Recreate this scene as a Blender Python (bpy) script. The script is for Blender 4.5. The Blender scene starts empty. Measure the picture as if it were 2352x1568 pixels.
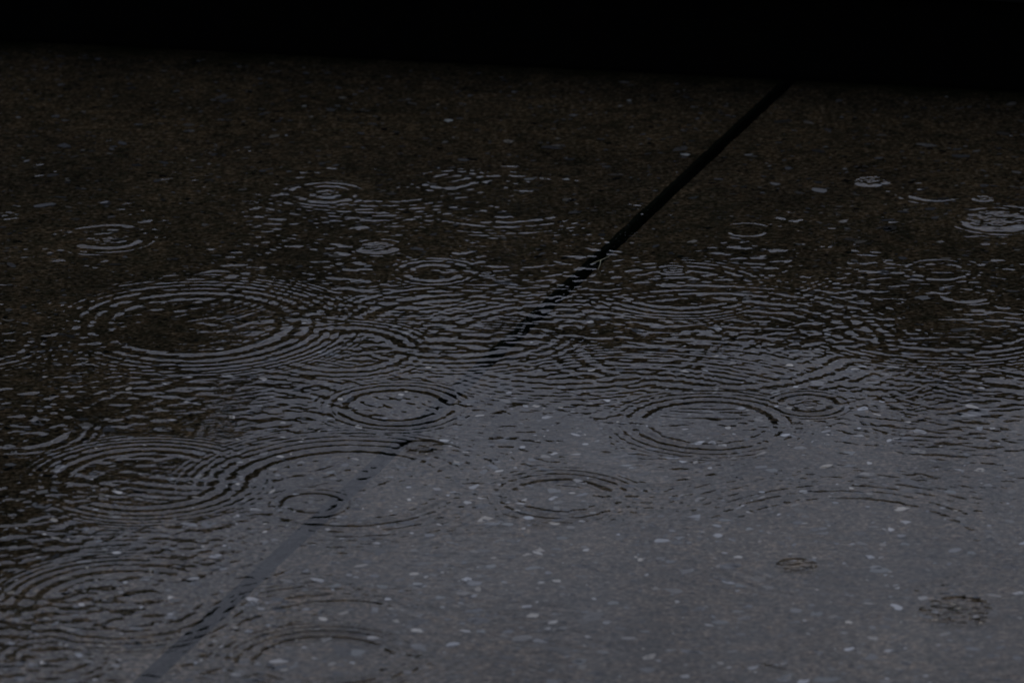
import bpy, bmesh, math, random
import numpy as np
from mathutils import Vector

R = math.radians
random.seed(7)
rng = np.random.default_rng(11)
scene = bpy.context.scene

# ------------------------------------------------------------------ camera, sky, sun, exposure
CAM_H, PITCH, VFOV = 1.2, 18.5, 8.0
PW, PH = 2352.0, 1568.0                     # pixel frame the positions below were measured in
cam_d = bpy.data.cameras.new('camera')
cam_d.sensor_width = 36.0
cam_d.lens = 12.0 / math.tan(R(VFOV / 2))
cam_d.clip_start, cam_d.clip_end = 0.05, 1000.0
cam = bpy.data.objects.new('camera', cam_d)
scene.collection.objects.link(cam)
cam.location = (0, 0, CAM_H)
cam.rotation_euler = (R(90 - PITCH), 0, 0)
cam_d.dof.use_dof = True
cam_d.dof.focus_distance = 3.78
cam_d.dof.aperture_fstop = 13.0
scene.camera = cam

SUN_EL, SUN_ROT = 52.0, 20.0                # overcast: soft sun beyond the wall
world = bpy.data.worlds.new('World')
scene.world = world
world.use_nodes = True
wt = world.node_tree
bg = wt.nodes['Background']
sky = wt.nodes.new('ShaderNodeTexSky')
sky.sky_type = 'NISHITA'
sky.sun_disc = False
sky.sun_elevation = R(SUN_EL)
sky.sun_rotation = R(SUN_ROT)
sky.dust_density = 4.0
wtc = wt.nodes.new('ShaderNodeTexCoord')
cn = wt.nodes.new('ShaderNodeTexNoise')
cn.inputs['Scale'].default_value = 44.0
cn.inputs['Detail'].default_value = 8.0
cn.inputs['Roughness'].default_value = 0.62
cr = wt.nodes.new('ShaderNodeValToRGB')
cr.color_ramp.elements[0].position = 0.36
cr.color_ramp.elements[0].color = (2.30, 2.55, 3.40, 1)
cr.color_ramp.elements[1].position = 0.64
cr.color_ramp.elements[1].color = (4.65, 5.05, 6.25, 1)
mx = wt.nodes.new('ShaderNodeMixRGB')
mx.inputs['Fac'].default_value = 0.88       # cloud cover over the clear sky
wt.links.new(wtc.outputs['Generated'], cn.inputs['Vector'])
wt.links.new(cn.outputs['Fac'], cr.inputs['Fac'])
wt.links.new(sky.outputs['Color'], mx.inputs['Color1'])
wt.links.new(cr.outputs['Color'], mx.inputs['Color2'])
wt.links.new(mx.outputs['Color'], bg.inputs['Color'])
bg.inputs['Strength'].default_value = 0.12

sun_d = bpy.data.lights.new('sun', 'SUN')
sun_d.energy = 0.5
sun_d.angle = R(30)
sun_d.color = (1.0, 0.96, 0.9)
sun = bpy.data.objects.new('sun', sun_d)
scene.collection.objects.link(sun)
az, el = R(SUN_ROT), R(SUN_EL)
sdir = Vector((math.sin(az) * math.cos(el), math.cos(az) * math.cos(el), math.sin(el)))
sun.rotation_euler = (-sdir).to_track_quat('-Z', 'Y').to_euler()

vs = scene.view_settings
vs.view_transform = 'Standard'
vs.look = 'None'
vs.exposure = 0.0
vs.gamma = 1.0
scene.cycles.max_bounces = 8
scene.cycles.transparent_max_bounces = 8

# ------------------------------------------------------------------ helpers
FPX = (PH / 2) / math.tan(R(VFOV / 2))
cp, sp = math.cos(R(PITCH)), math.sin(R(PITCH))

def ground(px, py, z=0.0):
    """point of the plane z = const seen at a pixel of the measured frame"""
    a, b = (px - PW / 2) / FPX, -(py - PH / 2) / FPX
    d = (a, cp + b * sp, -sp + b * cp)
    t = (z - CAM_H) / d[2]
    return (d[0] * t, d[1] * t)

def pixel(x, y):
    vy, vz = y, -CAM_H
    f = vy * cp - vz * sp
    u = vy * sp + vz * cp
    return PW / 2 + FPX * x / f, PH / 2 - FPX * u / f

def mpp(py):
    """metres per pixel across the view at row py"""
    a = ground(PW / 2 - 50, py); b = ground(PW / 2 + 50, py)
    return (b[0] - a[0]) / 100.0

def tag(o, label=None, cat=None, group=None, kind=None):
    if label: o['label'] = label
    if cat: o['category'] = cat
    if group: o['group'] = group
    if kind: o['kind'] = kind
    return o

def link_mesh(name, verts, faces, mat, parent=None, smooth=False):
    me = bpy.data.meshes.new(name)
    me.from_pydata([tuple(map(float, v)) for v in verts], [], faces)
    me.update()
    o = bpy.data.objects.new(name, me)
    scene.collection.objects.link(o)
    for m in (mat if isinstance(mat, list) else [mat]):
        me.materials.append(m)
    if smooth:
        me.polygons.foreach_set('use_smooth', [True] * len(me.polygons))
    if parent: o.parent = parent
    return o

def empty(name, loc=(0, 0, 0)):
    o = bpy.data.objects.new(name, None)
    scene.collection.objects.link(o)
    o.location = loc
    return o

def mat_new(name):
    m = bpy.data.materials.new(name)
    m.use_nodes = True
    nt = m.node_tree
    return m, nt, nt.nodes['Principled BSDF']

def N(nt, kind, **inputs):
    n = nt.nodes.new(kind)
    for k, v in inputs.items():
        n.inputs[k].default_value = v
    return n

def ramp(nt, src, stops):
    r = nt.nodes.new('ShaderNodeValToRGB')
    els = r.color_ramp.elements
    while len(els) < len(stops): els.new(0.5)
    for e, (p, c) in zip(els, stops):
        e.position = p
        e.color = c if len(c) == 4 else (*c, 1)
    nt.links.new(src, r.inputs['Fac'])
    return r.outputs['Color']

def mixc(nt, fac, a, b, mode='MIX'):
    n = nt.nodes.new('ShaderNodeMixRGB')
    n.blend_type = mode
    for s, v in (('Fac', fac), ('Color1', a), ('Color2', b)):
        if hasattr(v, 'node'): nt.links.new(v, n.inputs[s])
        elif s == 'Fac': n.inputs[s].default_value = v
        else: n.inputs[s].default_value = (*v, 1)
    return n.outputs['Color']

# far edge of the paving (foot of the wall), from left to right of the view
WL, WR = ground(0, 94), ground(PW, 212)
WSLOPE = (WR[1] - WL[1]) / (WR[0] - WL[0])
def wall_y(x): return WL[1] + WSLOPE * (x - WL[0])

# ------------------------------------------------------------------ materials
def make_paving_mat():
    m, nt, b = mat_new('wet_granite_paving')
    tc = nt.nodes.new('ShaderNodeTexCoord').outputs['Object']
    def noise(scale, detail=4, rough=0.6):
        n = N(nt, 'ShaderNodeTexNoise', Scale=scale, Detail=detail, Roughness=rough)
        nt.links.new(tc, n.inputs['Vector'])
        return n.outputs['Fac']
    grain = ramp(nt, noise(230, 4, 0.75), [(0.30, (.002, .0017, .001)), (0.5, (.0178, .0142, .0090)), (0.70, (.064, .053, .038))])
    big = ramp(nt, noise(9, 4), [(0.3, (.62, .64, .66)), (0.7, (1.36, 1.30, 1.22))])
    col = mixc(nt, 1.0, grain, big, 'MULTIPLY')
    mid = ramp(nt, noise(60, 3), [(0.32, (.55, .62, .62)), (0.5, (1, 1, 1)), (0.68, (1.5, 1.4, 1.32))])
    col = mixc(nt, 1.0, col, mid, 'MULTIPLY')
    # painted light: a broad patch lifting the near right paving under the sky reflection
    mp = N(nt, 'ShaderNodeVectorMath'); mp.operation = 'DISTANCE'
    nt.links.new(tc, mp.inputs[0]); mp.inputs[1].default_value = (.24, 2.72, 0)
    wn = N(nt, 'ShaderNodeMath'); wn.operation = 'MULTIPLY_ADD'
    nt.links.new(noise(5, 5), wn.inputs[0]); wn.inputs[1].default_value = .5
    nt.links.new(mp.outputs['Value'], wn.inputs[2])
    sky_lift = ramp(nt, wn.outputs[0], [(.80, (2.1, 2.2, 2.55)), (1.22, (1, 1, 1))])
    col = mixc(nt, 1.0, col, sky_lift, 'MULTIPLY')
    # black mica specks
    v = N(nt, 'ShaderNodeTexVoronoi', Scale=190)
    nt.links.new(tc, v.inputs['Vector'])
    spk = ramp(nt, v.outputs['Distance'], [(0.22, (1, 1, 1)), (0.36, (0, 0, 0))])
    sel = ramp(nt, v.outputs['Color'], [(0.60, (0, 0, 0)), (0.66, (1, 1, 1))])
    msk = mixc(nt, 1.0, spk, sel, 'MULTIPLY')
    col = mixc(nt, msk, col, (.004, .0035, .003))
    # dark green band with a noisy edge along the foot of the wall
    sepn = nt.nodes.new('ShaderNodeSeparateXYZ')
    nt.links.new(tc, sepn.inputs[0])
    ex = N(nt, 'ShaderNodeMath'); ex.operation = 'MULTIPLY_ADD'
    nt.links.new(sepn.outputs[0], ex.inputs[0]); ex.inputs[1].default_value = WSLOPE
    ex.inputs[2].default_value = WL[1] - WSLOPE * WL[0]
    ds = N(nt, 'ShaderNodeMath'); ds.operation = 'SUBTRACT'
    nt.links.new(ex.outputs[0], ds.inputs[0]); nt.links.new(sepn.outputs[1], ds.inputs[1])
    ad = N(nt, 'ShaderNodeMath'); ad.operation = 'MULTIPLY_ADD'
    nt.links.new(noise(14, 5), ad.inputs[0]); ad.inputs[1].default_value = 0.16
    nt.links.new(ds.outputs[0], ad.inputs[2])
    foot_mask = ramp(nt, ad.outputs[0], [(0.065, (1, 1, 1)), (0.135, (0, 0, 0))])
    col = mixc(nt, foot_mask, col, (.0035, .005, .0022))
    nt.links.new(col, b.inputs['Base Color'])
    b.inputs['Roughness'].default_value = 0.85
    b.inputs['Specular IOR Level'].default_value = 0.0
    bp = N(nt, 'ShaderNodeBump', Strength=0.5, Distance=0.0008)
    nt.links.new(noise(400, 3), bp.inputs['Height'])
    nt.links.new(bp.outputs['Normal'], b.inputs['Normal'])
    return m

def make_chip_mat():
    m, nt, b = mat_new('pale_quartz_chip')
    at = nt.nodes.new('ShaderNodeAttribute'); at.attribute_name = 'tone'
    nt.links.new(at.outputs['Color'], b.inputs['Base Color'])
    b.inputs['Roughness'].default_value = 0.8
    b.inputs['Specular IOR Level'].default_value = 0.0
    return m

def make_plain(name, col, rough=0.8, spec=0.2, nscale=40, var=0.3):
    m, nt, b = mat_new(name)
    tc = nt.nodes.new('ShaderNodeTexCoord').outputs['Object']
    n = N(nt, 'ShaderNodeTexNoise', Scale=nscale, Detail=5)
    nt.links.new(tc, n.inputs['Vector'])
    lo = tuple(c * (1 - var) for c in col); hi = tuple(c * (1 + var) for c in col)
    nt.links.new(ramp(nt, n.outputs['Fac'], [(0.3, lo), (0.7, hi)]), b.inputs['Base Color'])
    b.inputs['Roughness'].default_value = rough
    b.inputs['Specular IOR Level'].default_value = spec
    return m

def make_water_mat():
    """thin clear film: Schlick reflectance of water over a clear view of the paving"""
    m, nt, b = mat_new('clear_rain_water')
    nt.nodes.remove(b)
    out = nt.nodes['Material Output']
    geo = nt.nodes.new('ShaderNodeNewGeometry')
    dot = nt.nodes.new('ShaderNodeVectorMath'); dot.operation = 'DOT_PRODUCT'
    nt.links.new(geo.outputs['Incoming'], dot.inputs[0])
    nt.links.new(geo.outputs['Normal'], dot.inputs[1])
    def mth(op, a, bb=None, c=None):
        n = nt.nodes.new('ShaderNodeMath'); n.operation = op
        for i, v in enumerate((a, bb, c)):
            if v is None: continue
            if hasattr(v, 'node'): nt.links.new(v, n.inputs[i])
            else: n.inputs[i].default_value = v
        return n.outputs[0]
    c = mth('ABSOLUTE', dot.outputs['Value'])
    omc = mth('SUBTRACT', 1.0, c)
    p5 = mth('POWER', omc, 5.0)
    fr = mth('MULTIPLY_ADD', p5, 0.98, 0.02)
    tr = nt.nodes.new('ShaderNodeBsdfTransparent')
    tr.inputs['Color'].default_value = (.97, .97, .965, 1)
    gl = nt.nodes.new('ShaderNodeBsdfGlossy')
    gl.inputs['Roughness'].default_value = 0.0
    ms = nt.nodes.new('ShaderNodeMixShader')
    nt.links.new(fr, ms.inputs[0])
    nt.links.new(tr.outputs[0], ms.inputs[1])
    nt.links.new(gl.outputs[0], ms.inputs[2])
    nt.links.new(ms.outputs[0], out.inputs['Surface'])
    return m

M_PAVE, M_CHIP, M_WATER = make_paving_mat(), make_chip_mat(), make_water_mat()
M_JOINT = make_plain('black_joint_mud', (.0035, .0042, .003), 0.9, 0.0, 120)
M_SOIL = make_plain('dark_wet_soil', (.03, .024, .018), 0.95, 0.05, 8)
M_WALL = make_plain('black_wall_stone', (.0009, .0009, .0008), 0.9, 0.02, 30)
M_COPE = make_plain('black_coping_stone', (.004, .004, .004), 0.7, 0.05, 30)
M_LEAF = make_plain('dark_evergreen_leaf', (.012, .020, .009), 0.6, 0.1, 5, 0.5)
M_STEM = make_plain('dark_bark', (.02, .015, .011), 0.9, 0.1, 30)
M_STRAW = make_plain('pale_dry_grass', (.30, .29, .20), 0.7, 0.2, 200)

# ------------------------------------------------------------------ ground and paving
S = 300.0
link_mesh('ground', [(-S, -S, -.03), (S, -S, -.03), (S, S, -.03), (-S, S, -.03)], [(0, 1, 2, 3)], M_SOIL)['kind'] = 'structure'

# the joint runs diagonally; its two edges in plan
JA, JB = ground(1792, 205), ground(328, 1568)
jd = Vector((JB[0] - JA[0], JB[1] - JA[1])).normalized()
jn = Vector((-jd.y, jd.x))
if jn.x < 0: jn = -jn                        # points to the right-hand slab
JW = 0.0067                                  # half width
def jpt(s, side):
    p = Vector(JA) + jd * s + jn * (JW * side)
    return (p.x, p.y)
s_far = -(JA[1] - (wall_y(JA[0]) + .2)) / jd.y
s_near = 8.0

def jagged_edge(side, s0, s1):
    """slab arris with slight wear"""
    pts, s = [], s0
    r = random.Random(5 + side)
    while s < s1:
        p = Vector(JA) + jd * s + jn * (side * (JW + r.uniform(-.0004, .0008)))
        pts.append((p.x, p.y))
        s += r.uniform(.006, .018) if -.4 < s < 2.6 else .4
    p = Vector(JA) + jd * s1 + jn * (side * JW)
    pts.append((p.x, p.y))
    return pts

def slab(side):
    e = jagged_edge(side, s_far, s_near)
    far_x = 8.0 * side
    yb = e[-1][1]
    poly = list(e) + [(far_x + e[-1][0], yb), (far_x, wall_y(far_x) + .2)]
    n = len(poly)
    # top face inset 1.5 mm for a worn arris along the joint, then sides
    verts, faces = [], []
    for x, y in poly: verts.append((x, y, 0.0))
    for x, y in poly: verts.append((x - jn.x * side * .002, y - jn.y * side * .002, -.0025))
    for x, y in poly: verts.append((x - jn.x * side * .002, y - jn.y * side * .002, -.028))
    top = list(range(n))
    if side > 0: top = top[::-1]
    faces.append(tuple(top))
    for lv in (0, n):
        for i in range(n):
            j = (i + 1) % n
            f = (lv + i, lv + j, lv + n + j, lv + n + i)
            faces.append(f)
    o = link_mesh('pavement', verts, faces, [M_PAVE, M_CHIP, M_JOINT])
    for p in o.data.polygons[1:]: p.material_index = 2
    o['kind'] = 'structure'
    me = o.data
    # aggregate chips set in the surface, each an irregular flat fleck
    cv, cf, tones = [], [], []
    def chip(x, y, r, tone, asp=1.0, rot=0.0):
        k = random.randint(6, 9)
        base = len(cv)
        a0 = random.uniform(0, 6.28)
        for i in range(k):
            a = a0 + i * 2 * math.pi / k
            rr = r * random.uniform(.5, 1.3)
            dx, dy = rr * math.cos(a) * asp, rr * math.sin(a)
            cv.append((x + dx * math.cos(rot) - dy * math.sin(rot), y + dx * math.sin(rot) + dy * math.cos(rot), .0004))
        cf.append(tuple(range(base, base + k)))
        tones.append((tone, k))
    def ok(x, y, r):
        d = ((x - JA[0]) * jn.x + (y - JA[1]) * jn.y) * side
        return d > JW + r * 1.4 + .002
    for _ in range(46000):
        x, y = random.uniform(-1.5, 1.5), random.uniform(2.2, 4.5)
        r = min(.0060, .0011 * math.exp(abs(random.gauss(0, .62))))
        if y > wall_y(x) - .03 or not ok(x, y, r): continue
        t = random.random()
        v = random.uniform(.02, .05) if t < .5 else random.uniform(.04, .08) if t < .955 else random.uniform(.08, .17)
        if random.random() < .15: v = .004; r = min(r, .0026)
        near = max(0.0, min(1.0, (1.05 - math.hypot(x - .24, y - 2.72)) / .4))   # more and paler chips where the paving is painted lighter for the sky reflection
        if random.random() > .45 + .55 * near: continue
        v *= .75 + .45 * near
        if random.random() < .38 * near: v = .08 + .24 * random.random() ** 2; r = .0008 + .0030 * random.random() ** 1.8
        w_ = random.uniform(-.10, .12)
        chip(x, y, r, (v * (1 + w_ * .6), v, v * (1 - w_)), random.uniform(.6, 2.0), random.uniform(-1.2, 1.2))
    for px, py, w, v in BIG_FLECKS:
        x, y = ground(px, py)
        r = w * mpp(py) / 2.5; v *= .8
        if ok(x, y, r): chip(x, y, r, (v * .92, v * .98, v), 1.25, random.uniform(-.3, .3))
    bm = bmesh.new(); bm.from_mesh(me)
    vv = [bm.verts.new(c) for c in cv]
    for f in cf:
        fc = bm.faces.new([vv[i] for i in f]); fc.material_index = 1
    bm.to_mesh(me); bm.free()
    at = me.color_attributes.new('tone', 'FLOAT_COLOR', 'POINT')
    cols = np.ones((len(me.vertices), 4), np.float32)
    i = len(me.vertices) - len(cv)
    for tn, k in tones:
        cols[i:i + k, :3] = tn; i += k
    at.data.foreach_set('color', cols.ravel())
    return o

# pale flecks that stand out in the photograph: pixel, width in pixels, albedo
BIG_FLECKS = [(965, 1345, 42, .24), (880, 1348, 34, .18), (1130, 1300, 36, .15), (1222, 1304, 36, .14),
              (1168, 1205, 30, .17), (1010, 1372, 26, .16), (1275, 1128, 38, .14), (760, 1085, 26, .14),
              (1045, 1066, 22, .20), (1290, 1235, 36, .12), (1560, 1235, 26, .13), (1440, 1070, 26, .16),
              (1410, 1385, 30, .14), (820, 1500, 50, .13), (1105, 1450, 24, .16), (1720, 1215, 22, .2),
              (1665, 1195, 30, .13), (2185, 1130, 36, .13), (2020, 1310, 44, .13), (1650, 1430, 46, .11),
              (1875, 1410, 40, .11), (1900, 1560, 60, .10), (1600, 1600, 40, .1), (770, 1345, 40, .12),
              (560, 1345, 40, .14), (600, 1300, 36, .14), (1030, 278, 26, .22), (1445, 232, 14, .16),
              (1575, 356, 24, .2), (700, 245, 14, .14), (1215, 412, 22, .12), (1300, 413, 22, .22),
              (1770, 1080, 30, .13), (1950, 1040, 36, .13), (1540, 1290, 30, .12), (2230, 1270, 26, .13),
              (1330, 1520, 40, .11), (1700, 1345, 28, .12), (1480, 1450, 30, .12), (2080, 1250, 26, .12)]
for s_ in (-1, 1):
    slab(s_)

# mud at the bottom of the joint
ea = [jpt(s_far, -2.2), jpt(s_near, -2.2), jpt(s_near, 2.2), jpt(s_far, 2.2)]
link_mesh('joint_mud', [(x, y, -.022) for x, y in ea], [(0, 1, 2, 3)], M_JOINT)['kind'] = 'structure'

# ------------------------------------------------------------------ rain water with ripples
# drops: pixel x, y of the centre, radius in pixels of the innermost ring, peak slope of its rings
DROPS = [
    (750, 455, 66, .042), (880, 395, 262, .014), (1030, 425, 56, .022), (1160, 470, 165, .015),
    (245, 557, 74, .056), (868, 578, 44, .030), (995, 635, 62, .030), (446, 757, 205, .041),
    (-70, 800, 130, .038), (2000, 425, 42, .026), (2150, 453, 60, .026), (2258, 466, 24, .022),
    (2290, 517, 76, .034), (1715, 540, 42, .026), (1545, 630, 36, .018), (1560, 672, 140, .016),
    (2160, 632, 62, .024), (2215, 688, 50, .018), (910, 945, 108, .034), (1628, 985, 145, .028),
    (1857, 940, 62, .062), (1287, 1153, 108, .037), (332, 1112, 180, .031), (716, 1170, 66, .040),
    (800, 1128, 225, .022), (280, 1395, 190, .033), (745, 1535, 155, .062), (125, 1525, 95, .020), (970, 1040, 38, .034),
    (1950, 1260, 290, .0165), (2150, 735, 240, .009), (1640, 800, 300, .009), (785, 815, 135, .018),
    (40, 1000, 110, .030), (770, 1480, 230, .026), (1450, 1010, 330, .008), (500, 1000, 320, .010),
    (1300, 800, 260, .010), (1050, 760, 200, .010), (300, 640, 260, .012), (1750, 1565, 60, .028),
    (60, 455, 120, .016),
]
# splashes just landed: pixel, rim radius in pixels, strength
SPLASH = [(750, 455, 26, .6), (245, 557, 42, .7), (868, 578, 34, 1.0), (2000, 425, 30, .9), (2258, 466, 18, .7),
          (2290, 515, 58, 1.0), (1545, 630, 18, .5), (970, 1040, 40, 1.1), (1830, 1312, 36, 1.2), (2200, 1417, 72, 1.0),
          (10, 505, 28, .8), (1857, 940, 16, .5), (2110, 1110, 22, .5), (1120, 640, 14, .4)]
# how lively the small waves are over the view (rows top to bottom, columns left to right)
LIVELY = np.array([
    [.30, .30, .30, .25, .25, .25],
    [1.60, 1.05, .62, .35, .40, .45],
    [2.05, 1.35, .75, .48, .55, .65],
    [2.00, 1.30, .92, .92, .88, .85],
    [1.75, 1.10, .80, .65, .60, .75],
    [1.40, .92, .55, .38, .45, .50],
    [1.80, 1.50, .80, .24, .22, .22],
    [2.10, 1.75, .90, .19, .16, .16],
])

def axis(lo, hi, step, a, b, grow=1.12, cap=.25):
    """fine from lo to hi, growing coarser out to a and b"""
    mid = np.arange(lo, hi + step / 2, step)
    def out(x, end, sgn):
        pts, d, x0 = [], step, x
        while (end - x) * sgn > 0:
            d = min(d * 1.015, .0027) if abs(x - x0) < .62 else min(d * grow, cap)
            x += sgn * d; pts.append(x)
        return pts
    left, right = out(lo, a, -1), out(mid[-1], b, 1)
    return np.array(left[::-1] + list(mid) + right)

def build_water():
    xs = axis(-.56, .56, .0012, -5.0, 5.0)
    y_far = wall_y(0) + .03
    ys_m = np.arange(2.75, y_far, .0011)
    d, x, left = .0011, 2.75, []
    while x > -1.5:
        d = min(d * 1.015, .0028) if x > 2.2 else min(d * 1.12, .25); x -= d; left.append(x)
    ys = np.concatenate([np.array(left[::-1]), ys_m, [y_far]])
    X, Y0 = np.meshgrid(xs, ys)
    # rows run parallel to the wall at the far side
    Y = Y0 + WSLOPE * X
    spx = np.gradient(xs)[None, :]; spy = np.gradient(ys)[:, None]
    fine = np.clip((.006 - np.maximum(spx, spy)) / .004, 0, 1)    # the grid carries short waves only where it is fine
    H = np.zeros_like(X)
    # --- liveliness map, in plan
    f = Y * cp + CAM_H * sp
    PX = PW / 2 + FPX * X / f
    PY = PH / 2 - FPX * (Y * sp - CAM_H * cp) / f
    r_, c_ = LIVELY.shape
    gu = np.clip(PX / PW, 0, 1) * (c_ - 1); gv = np.clip(PY / PH, 0, 1) * (r_ - 1)
    i0 = np.minimum(gu.astype(int), c_ - 2); j0 = np.minimum(gv.astype(int), r_ - 2)
    fu, fv = gu - i0, gv - j0
    L = (LIVELY[j0, i0] * (1 - fu) * (1 - fv) + LIVELY[j0, i0 + 1] * fu * (1 - fv)
         + LIVELY[j0 + 1, i0] * (1 - fu) * fv + LIVELY[j0 + 1, i0 + 1] * fu * fv)
    # --- crossing small waves: many plane wavelets, crests mostly across the view
    W = np.zeros_like(X)
    q = 90
    side = np.clip(.5 - PX / PW * 1.3, -.6, .5)                   # crests lean on the left of the view
    sel = fine > 0
    xs_, ys_, sd = X[sel], Y[sel], side[sel]
    acc = np.zeros_like(xs_)
    # patchy amplitude so that dashes break up
    def patch(scale, seed):
        g = np.random.default_rng(seed)
        a = np.zeros_like(xs_)
        for _ in range(10):
            th = g.uniform(0, 6.283); k = 2 * math.pi / (scale * g.uniform(.6, 1.7)); ph = g.uniform(0, 6.283)
            a += np.cos(k * (xs_ * math.cos(th) + ys_ * math.sin(th)) + ph)
        return a / math.sqrt(5)
    for n in range(q):
        lam = math.exp(rng.uniform(math.log(.0068), math.log(.027)))
        th = rng.normal(0, .65)                                    # direction of travel against +y
        k = 2 * math.pi / lam
        ph = rng.uniform(0, 6.283)
        s = .0140 * math.sqrt(2.0 / q) * (1.0 if lam > .012 else .8)
        # lean: rotate travel with the side factor, kept small so phases stay smooth
        ux, uy = math.sin(th + .18), math.cos(th + .18)
        acc += s / k * np.sin(k * (xs_ * ux + ys_ * uy) + ph)
    acc *= .75 + .45 * np.clip(patch(.11, 3), -1.4, 1.8)
    W[sel] = acc
    H += W * L * fine
    # --- fine shiver from the drizzle, everywhere
    acc = np.zeros_like(xs_)
    for n in range(40):
        lam = rng.uniform(.007, .016); th = rng.uniform(0, 6.283); k = 2 * math.pi / lam
        acc += .0052 * math.sqrt(2 / 40) / k * np.sin(k * (xs_ * math.sin(th) + ys_ * math.cos(th)) + rng.uniform(0, 6.283))
    W[sel] = acc * (.6 + .5 * np.clip(patch(.07, 8), -1, 2))
    H += W * fine
    # --- slow swell
    for n in range(10):
        lam = rng.uniform(.07, .22); th = rng.uniform(-1.0, 1.0); k = 2 * math.pi / lam
        H += .0022 / math.sqrt(5) / k * np.sin(k * (X * math.sin(th) + Y * math.cos(th)) + rng.uniform(0, 6.283)) * (.4 + .6 * L)
    # --- rings
    def ring(cx, cy, r0, S, brk=.15, seed=0):
        rmax = r0 * 2.0 + .02
        jy = np.where((ys > cy - rmax - .1) & (ys < cy + rmax + .1))[0]
        jx = np.where((xs > cx - rmax) & (xs < cx + rmax))[0]
        if len(jy) < 3 or len(jx) < 3: return
        sl = (slice(jy[0], jy[-1] + 1), slice(jx[0], jx[-1] + 1))
        x, y = X[sl] - cx, Y[sl] - cy
        r = np.hypot(x, y); a = np.arctan2(y, x)
        g = np.random.default_rng(seed)
        rr = r * (1 + .006 * np.sin(3 * a + g.uniform(0, 6)) + .004 * np.sin(5 * a + g.uniform(0, 6)))
        lam0 = min(.0175, .8 * r0) * g.uniform(.82, 1.15)
        k = 2 * math.pi / lam0 * (np.maximum(rr, r0 * .55) / r0) ** 2
        phi = 2 * math.pi / lam0 * (rr ** 3 - r0 ** 3) / (3 * r0 ** 2)
        lam = 2 * math.pi / k
        t = np.clip((rr - r0 + .55 * lam0) / (.6 * lam0), 0, 1); t = t * t * (3 - 2 * t)
        cut = np.clip((lam - .0036) / .003, 0, 1)
        env = t * cut * np.exp(-.6 * np.maximum(rr - r0, 0) / r0)
        H[sl] += S / k * env * np.cos(phi + .4) * fine[sl] * np.clip(1 + .25 * np.sin(2 * a + g.uniform(0, 6)) + brk * sum(np.sin(m * a + 60 * m * rr * (m % 2) + g.uniform(0, 6)) for m in (3, 5, 8, 13)) * .5, 0, 2)
    for n, (px, py, rp, S_) in enumerate(DROPS):
        cx, cy = ground(px, py)
        ring(cx, cy, rp * mpp(py), S_ * 1.65, seed=n)
    # older, spent rings spread over the water
    g = np.random.default_rng(23)
    for n in range(70):
        cx, cy = g.uniform(-.75, .75), g.uniform(2.7, 4.4)
        px, py = pixel(cx, cy)
        u = int(np.clip(px / PW * 5, 0, 5)); v = int(np.clip(py / PH * 7, 0, 7))
        ring(cx, cy, g.uniform(.05, .22), g.uniform(.003, .010) * min(LIVELY[v, u], 1.1), brk=.8, seed=100 + n)
    for n in range(90):                                            # and over the water beyond the sides
        cx, cy = g.choice([-1, 1]) * g.uniform(.66, 1.25), g.uniform(2.2, 4.4)
        ring(cx, cy, g.uniform(.02, .12), g.uniform(.008, .05), seed=400 + n)
    # --- splashes: raised rim, pitted middle
    for n, (px, py, rp, st) in enumerate(SPLASH):
        cx, cy = ground(px, py)
        Rr = rp * mpp(py)
        jy = np.where((ys > cy - Rr * 3 - .1) & (ys < cy + Rr * 3 + .1))[0]
        jx = np.where((xs > cx - Rr * 3) & (xs < cx + Rr * 3))[0]
        sl = (slice(jy[0], jy[-1] + 1), slice(jx[0], jx[-1] + 1))
        x, y = X[sl] - cx, Y[sl] - cy
        r = np.hypot(x, y); a = np.arctan2(y, x)
        g = np.random.default_rng(300 + n)
        lob = 1 + sum(g.uniform(.1, .38) * np.sin(q_ * a + g.uniform(0, 6.28)) for q_ in (2, 3, 5, 7))
        rim = .00034 * st * np.exp(-((r - Rr) / (.28 * Rr)) ** 2) * lob
        mid = .00055 * st * np.exp(-(r / (.38 * Rr)) ** 2) * (1 + .5 * np.sin(3 * a + g.uniform(0, 6)))
        rough = np.zeros_like(r)                                   # droplets thrown up and falling back
        for _ in range(130):
            qa, qr, w = g.uniform(0, 6.283), Rr * 1.15 * g.uniform(0, 1) ** .7, Rr * g.uniform(.06, .11)
            rough += g.choice([-1, 1]) * .15 * st * w * np.exp(-((x - qr * math.cos(qa)) ** 2 + (y - qr * math.sin(qa)) ** 2) / w ** 2)
        H[sl] += (rim + mid + rough) * fine[sl]
    Z = .004 + H
    nr, nc = X.shape
    co = np.stack([X, Y, Z], -1).reshape(-1, 3).astype(np.float32)
    idx = np.arange(nr * nc).reshape(nr, nc)
    quads = np.stack([idx[:-1, :-1], idx[:-1, 1:], idx[1:, 1:], idx[1:, :-1]], -1).reshape(-1, 4).astype(np.int32)
    me = bpy.data.meshes.new('water')
    me.vertices.add(len(co)); me.vertices.foreach_set('co', co.ravel())
    me.loops.add(quads.size); me.loops.foreach_set('vertex_index', quads.ravel())
    me.polygons.add(len(quads))
    me.polygons.foreach_set('loop_start', np.arange(0, quads.size, 4, dtype=np.int32))
    me.polygons.foreach_set('use_smooth', np.ones(len(quads), dtype=bool))
    me.materials.append(M_WATER)
    me.update(calc_edges=True)
    o = bpy.data.objects.new('water', me)
    scene.collection.objects.link(o)
    o['kind'] = 'structure'
    return o
build_water()

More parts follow.
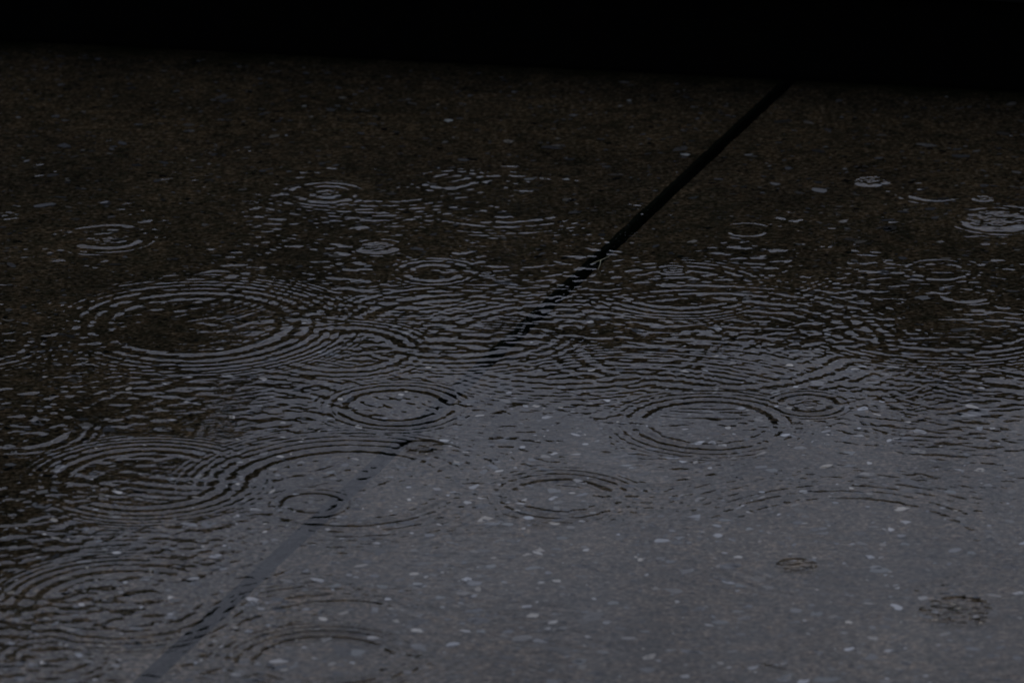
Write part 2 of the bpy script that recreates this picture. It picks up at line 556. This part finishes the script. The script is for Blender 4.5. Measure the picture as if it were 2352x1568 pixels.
# ------------------------------------------------------------------ low black wall along the far edge
def prism_along_wall(x0, x1, dy0, dy1, z0, z1, bev):
    """box following the foot of the wall, arrises bevelled"""
    bm = bmesh.new()
    vs_ = []
    for z in (z0, z1):
        for x, d in ((x0, dy0), (x1, dy0), (x1, dy1), (x0, dy1)):
            vs_.append(bm.verts.new((x, wall_y(x) + d, z)))
    for f in ((0, 3, 2, 1), (4, 5, 6, 7), (0, 1, 5, 4), (1, 2, 6, 5), (2, 3, 7, 6), (3, 0, 4, 7)):
        bm.faces.new([vs_[i] for i in f])
    bmesh.ops.bevel(bm, geom=bm.edges[:], offset=bev, segments=2, affect='EDGES')
    return bm

WALL_H = .118
wall = empty('low_wall', (0, wall_y(0), 0))
tag(wall, 'low black wall along the far edge of the wet paving, in deep shade', 'wall')
def wall_part(name, bm, mat):
    me = bpy.data.meshes.new(name); bm.to_mesh(me); bm.free()
    me.transform(__import__('mathutils').Matrix.Translation((0, -wall_y(0), 0)))
    o = bpy.data.objects.new(name, me); scene.collection.objects.link(o)
    me.materials.append(mat); o.parent = wall
    return o
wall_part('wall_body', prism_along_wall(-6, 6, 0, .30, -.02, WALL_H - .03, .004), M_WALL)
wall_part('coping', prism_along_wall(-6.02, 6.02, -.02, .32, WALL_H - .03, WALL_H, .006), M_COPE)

# ------------------------------------------------------------------ trees beyond the wall (the photo shows them mirrored in the water)
def leaf_cloud(name, centres, g, lmin, lmax, parent):
    n = len(centres)
    u = g.normal(size=(n, 3)); u /= np.linalg.norm(u, axis=1)[:, None]
    w = np.cross(u, g.normal(size=(n, 3))); w /= np.linalg.norm(w, axis=1)[:, None]
    l = g.uniform(lmin, lmax, n)[:, None]; b = l * .45
    v = np.stack([centres - u * l, centres + w * b, centres + u * l, centres - w * b], 1).reshape(-1, 3).astype(np.float32)
    me = bpy.data.meshes.new(name)
    me.vertices.add(4 * n); me.vertices.foreach_set('co', v.ravel())
    me.loops.add(4 * n); me.loops.foreach_set('vertex_index', np.arange(4 * n, dtype=np.int32))
    me.polygons.add(n); me.polygons.foreach_set('loop_start', np.arange(0, 4 * n, 4, dtype=np.int32))
    me.materials.append(M_LEAF); me.update(calc_edges=True)
    o = bpy.data.objects.new(name, me); scene.collection.objects.link(o); o.parent = parent
    return o

def stems(name, lines, parent):
    vs_, fs_ = [], []
    for p0, p1, r0, r1 in lines:
        i = len(vs_)
        for p, r in ((p0, r0), (p1, r1)):
            for q in range(7):
                a = q * 2 * math.pi / 7
                vs_.append((p[0] + r * math.cos(a), p[1] + r * math.sin(a), p[2]))
        for q in range(7): fs_.append((i + q, i + (q + 1) % 7, i + 7 + (q + 1) % 7, i + 7 + q))
    return link_mesh(name, vs_, fs_, M_STEM, parent, True)

HY = 20.0                                    # distance of the planting from the camera
def sky_z(py, dist=HY):
    return dist * math.tan(R(PITCH) + math.atan((py - PH / 2) / FPX)) - CAM_H
def sky_x(px, dist=HY):
    return (px - PW / 2) / FPX * dist
def build_hedge():
    g = np.random.default_rng(5)
    t = empty('evergreen_hedge', (0, HY, -.03))
    tag(t, 'tall dark evergreen hedge beyond the low black wall, mirrored across the water', 'hedge')
    n = 52000
    x = g.uniform(-7, 9, n); u = g.uniform(0, 1, n)
    top = np.interp(x, [-7, sky_x(900), sky_x(1250), sky_x(1800), sky_x(2352), 9],
                    [sky_z(815), sky_z(815), sky_z(798), sky_z(828), sky_z(880), sky_z(910)])
    top = top + .06 * np.sin(4.1 * x) + .04 * np.sin(11 * x + 1)
    z = (top + .0) * u ** .8
    y = g.uniform(-.7, .7, n) * np.sqrt(np.clip(1.02 - (z / top) ** 6, 0, 1))
    leaf_cloud('crown', np.stack([x, y, z], 1), g, .08, .17, t)
    stems('stem', [((k, 0, 0), (k + random.uniform(-.1, .1), 0, 4.4), .07, .02) for k in np.arange(-6.6, 8.8, .8)], t)
build_hedge()
def build_tree():
    g = np.random.default_rng(9)
    bx, by = -4.6, HY - 2.5
    t = empty('evergreen_tree', (bx, by, -.03))
    tag(t, 'broad dark conifer rising above the hedge, mirrored at the left of the water', 'tree')
    n = 60000
    zz = TOP * (1 - np.sqrt(g.uniform(.002, 1, n))) + .3
    rr = np.minimum((TOP - zz) / 1.08, 4.6) * g.uniform(0, 1, n) ** .3
    th = g.uniform(0, 6.283, n)
    rr = rr * (1 + .05 * np.sin(7 * th + 2 * zz) + .04 * np.sin(9 * zz))
    c = np.stack([rr * np.cos(th), rr * np.sin(th) * .5, zz], 1)
    leaf_cloud('crown', c, g, .07, .15, t)
    L = [((0, 0, 0), (0, 0, TOP - .3), .22, .02)]
    for k in range(14):
        a = k * 2.4; z = .8 + .45 * k; q = min((TOP - z) / 1.08, 4.6) * .8
        L.append(((0, 0, z), (q * math.cos(a), .5 * q * math.sin(a), z + .2), .06, .015))
    stems('trunk', L, t)
TOP = 8.75
build_tree()

# ------------------------------------------------------------------ dry grass stalk caught in the joint
def tube(points, r0, r1, sides=6):
    vs_, fs_ = [], []
    n = len(points)
    for i, p in enumerate(points):
        p = Vector(p)
        d = (Vector(points[min(i + 1, n - 1)]) - Vector(points[max(i - 1, 0)])).normalized()
        u = d.orthogonal().normalized(); w = d.cross(u)
        r = r0 + (r1 - r0) * i / (n - 1)
        for q in range(sides):
            a = q * 2 * math.pi / sides
            vs_.append(p + u * (r * math.cos(a)) + w * (r * math.sin(a)))
    for i in range(n - 1):
        for q in range(sides):
            fs_.append((i * sides + q, i * sides + (q + 1) % sides, (i + 1) * sides + (q + 1) % sides, (i + 1) * sides + q))
    fs_.append(tuple(range(sides))[::-1]); fs_.append(tuple(range((n - 1) * sides, n * sides)))
    return vs_, fs_
def stalk():
    P = lambda px, py, z: Vector((*ground(px, py, z), z))
    b = P(1381, 603, .0)
    t = empty('grass_stalk', b)
    tag(t, 'thin pale dry grass stalk caught in the dark paving joint', 'grass stalk')
    a = [P(1358, 606, .0045), P(1366, 602, .0055), P(1378, 598, .0062), P(1392, 592, .006), P(1401, 587, .005)]
    v, f = tube([p - b for p in a], .00022, .00014)
    link_mesh('stem', v, f, M_STRAW, t, True)
    c = [P(1373, 620, .003), P(1376, 613, .0055), P(1379, 605, .008), P(1379.5, 598, .010)]
    v, f = tube([p - b for p in c], .00016, .0003)
    link_mesh('side_shoot', v, f, M_STRAW, t, True)
stalk()
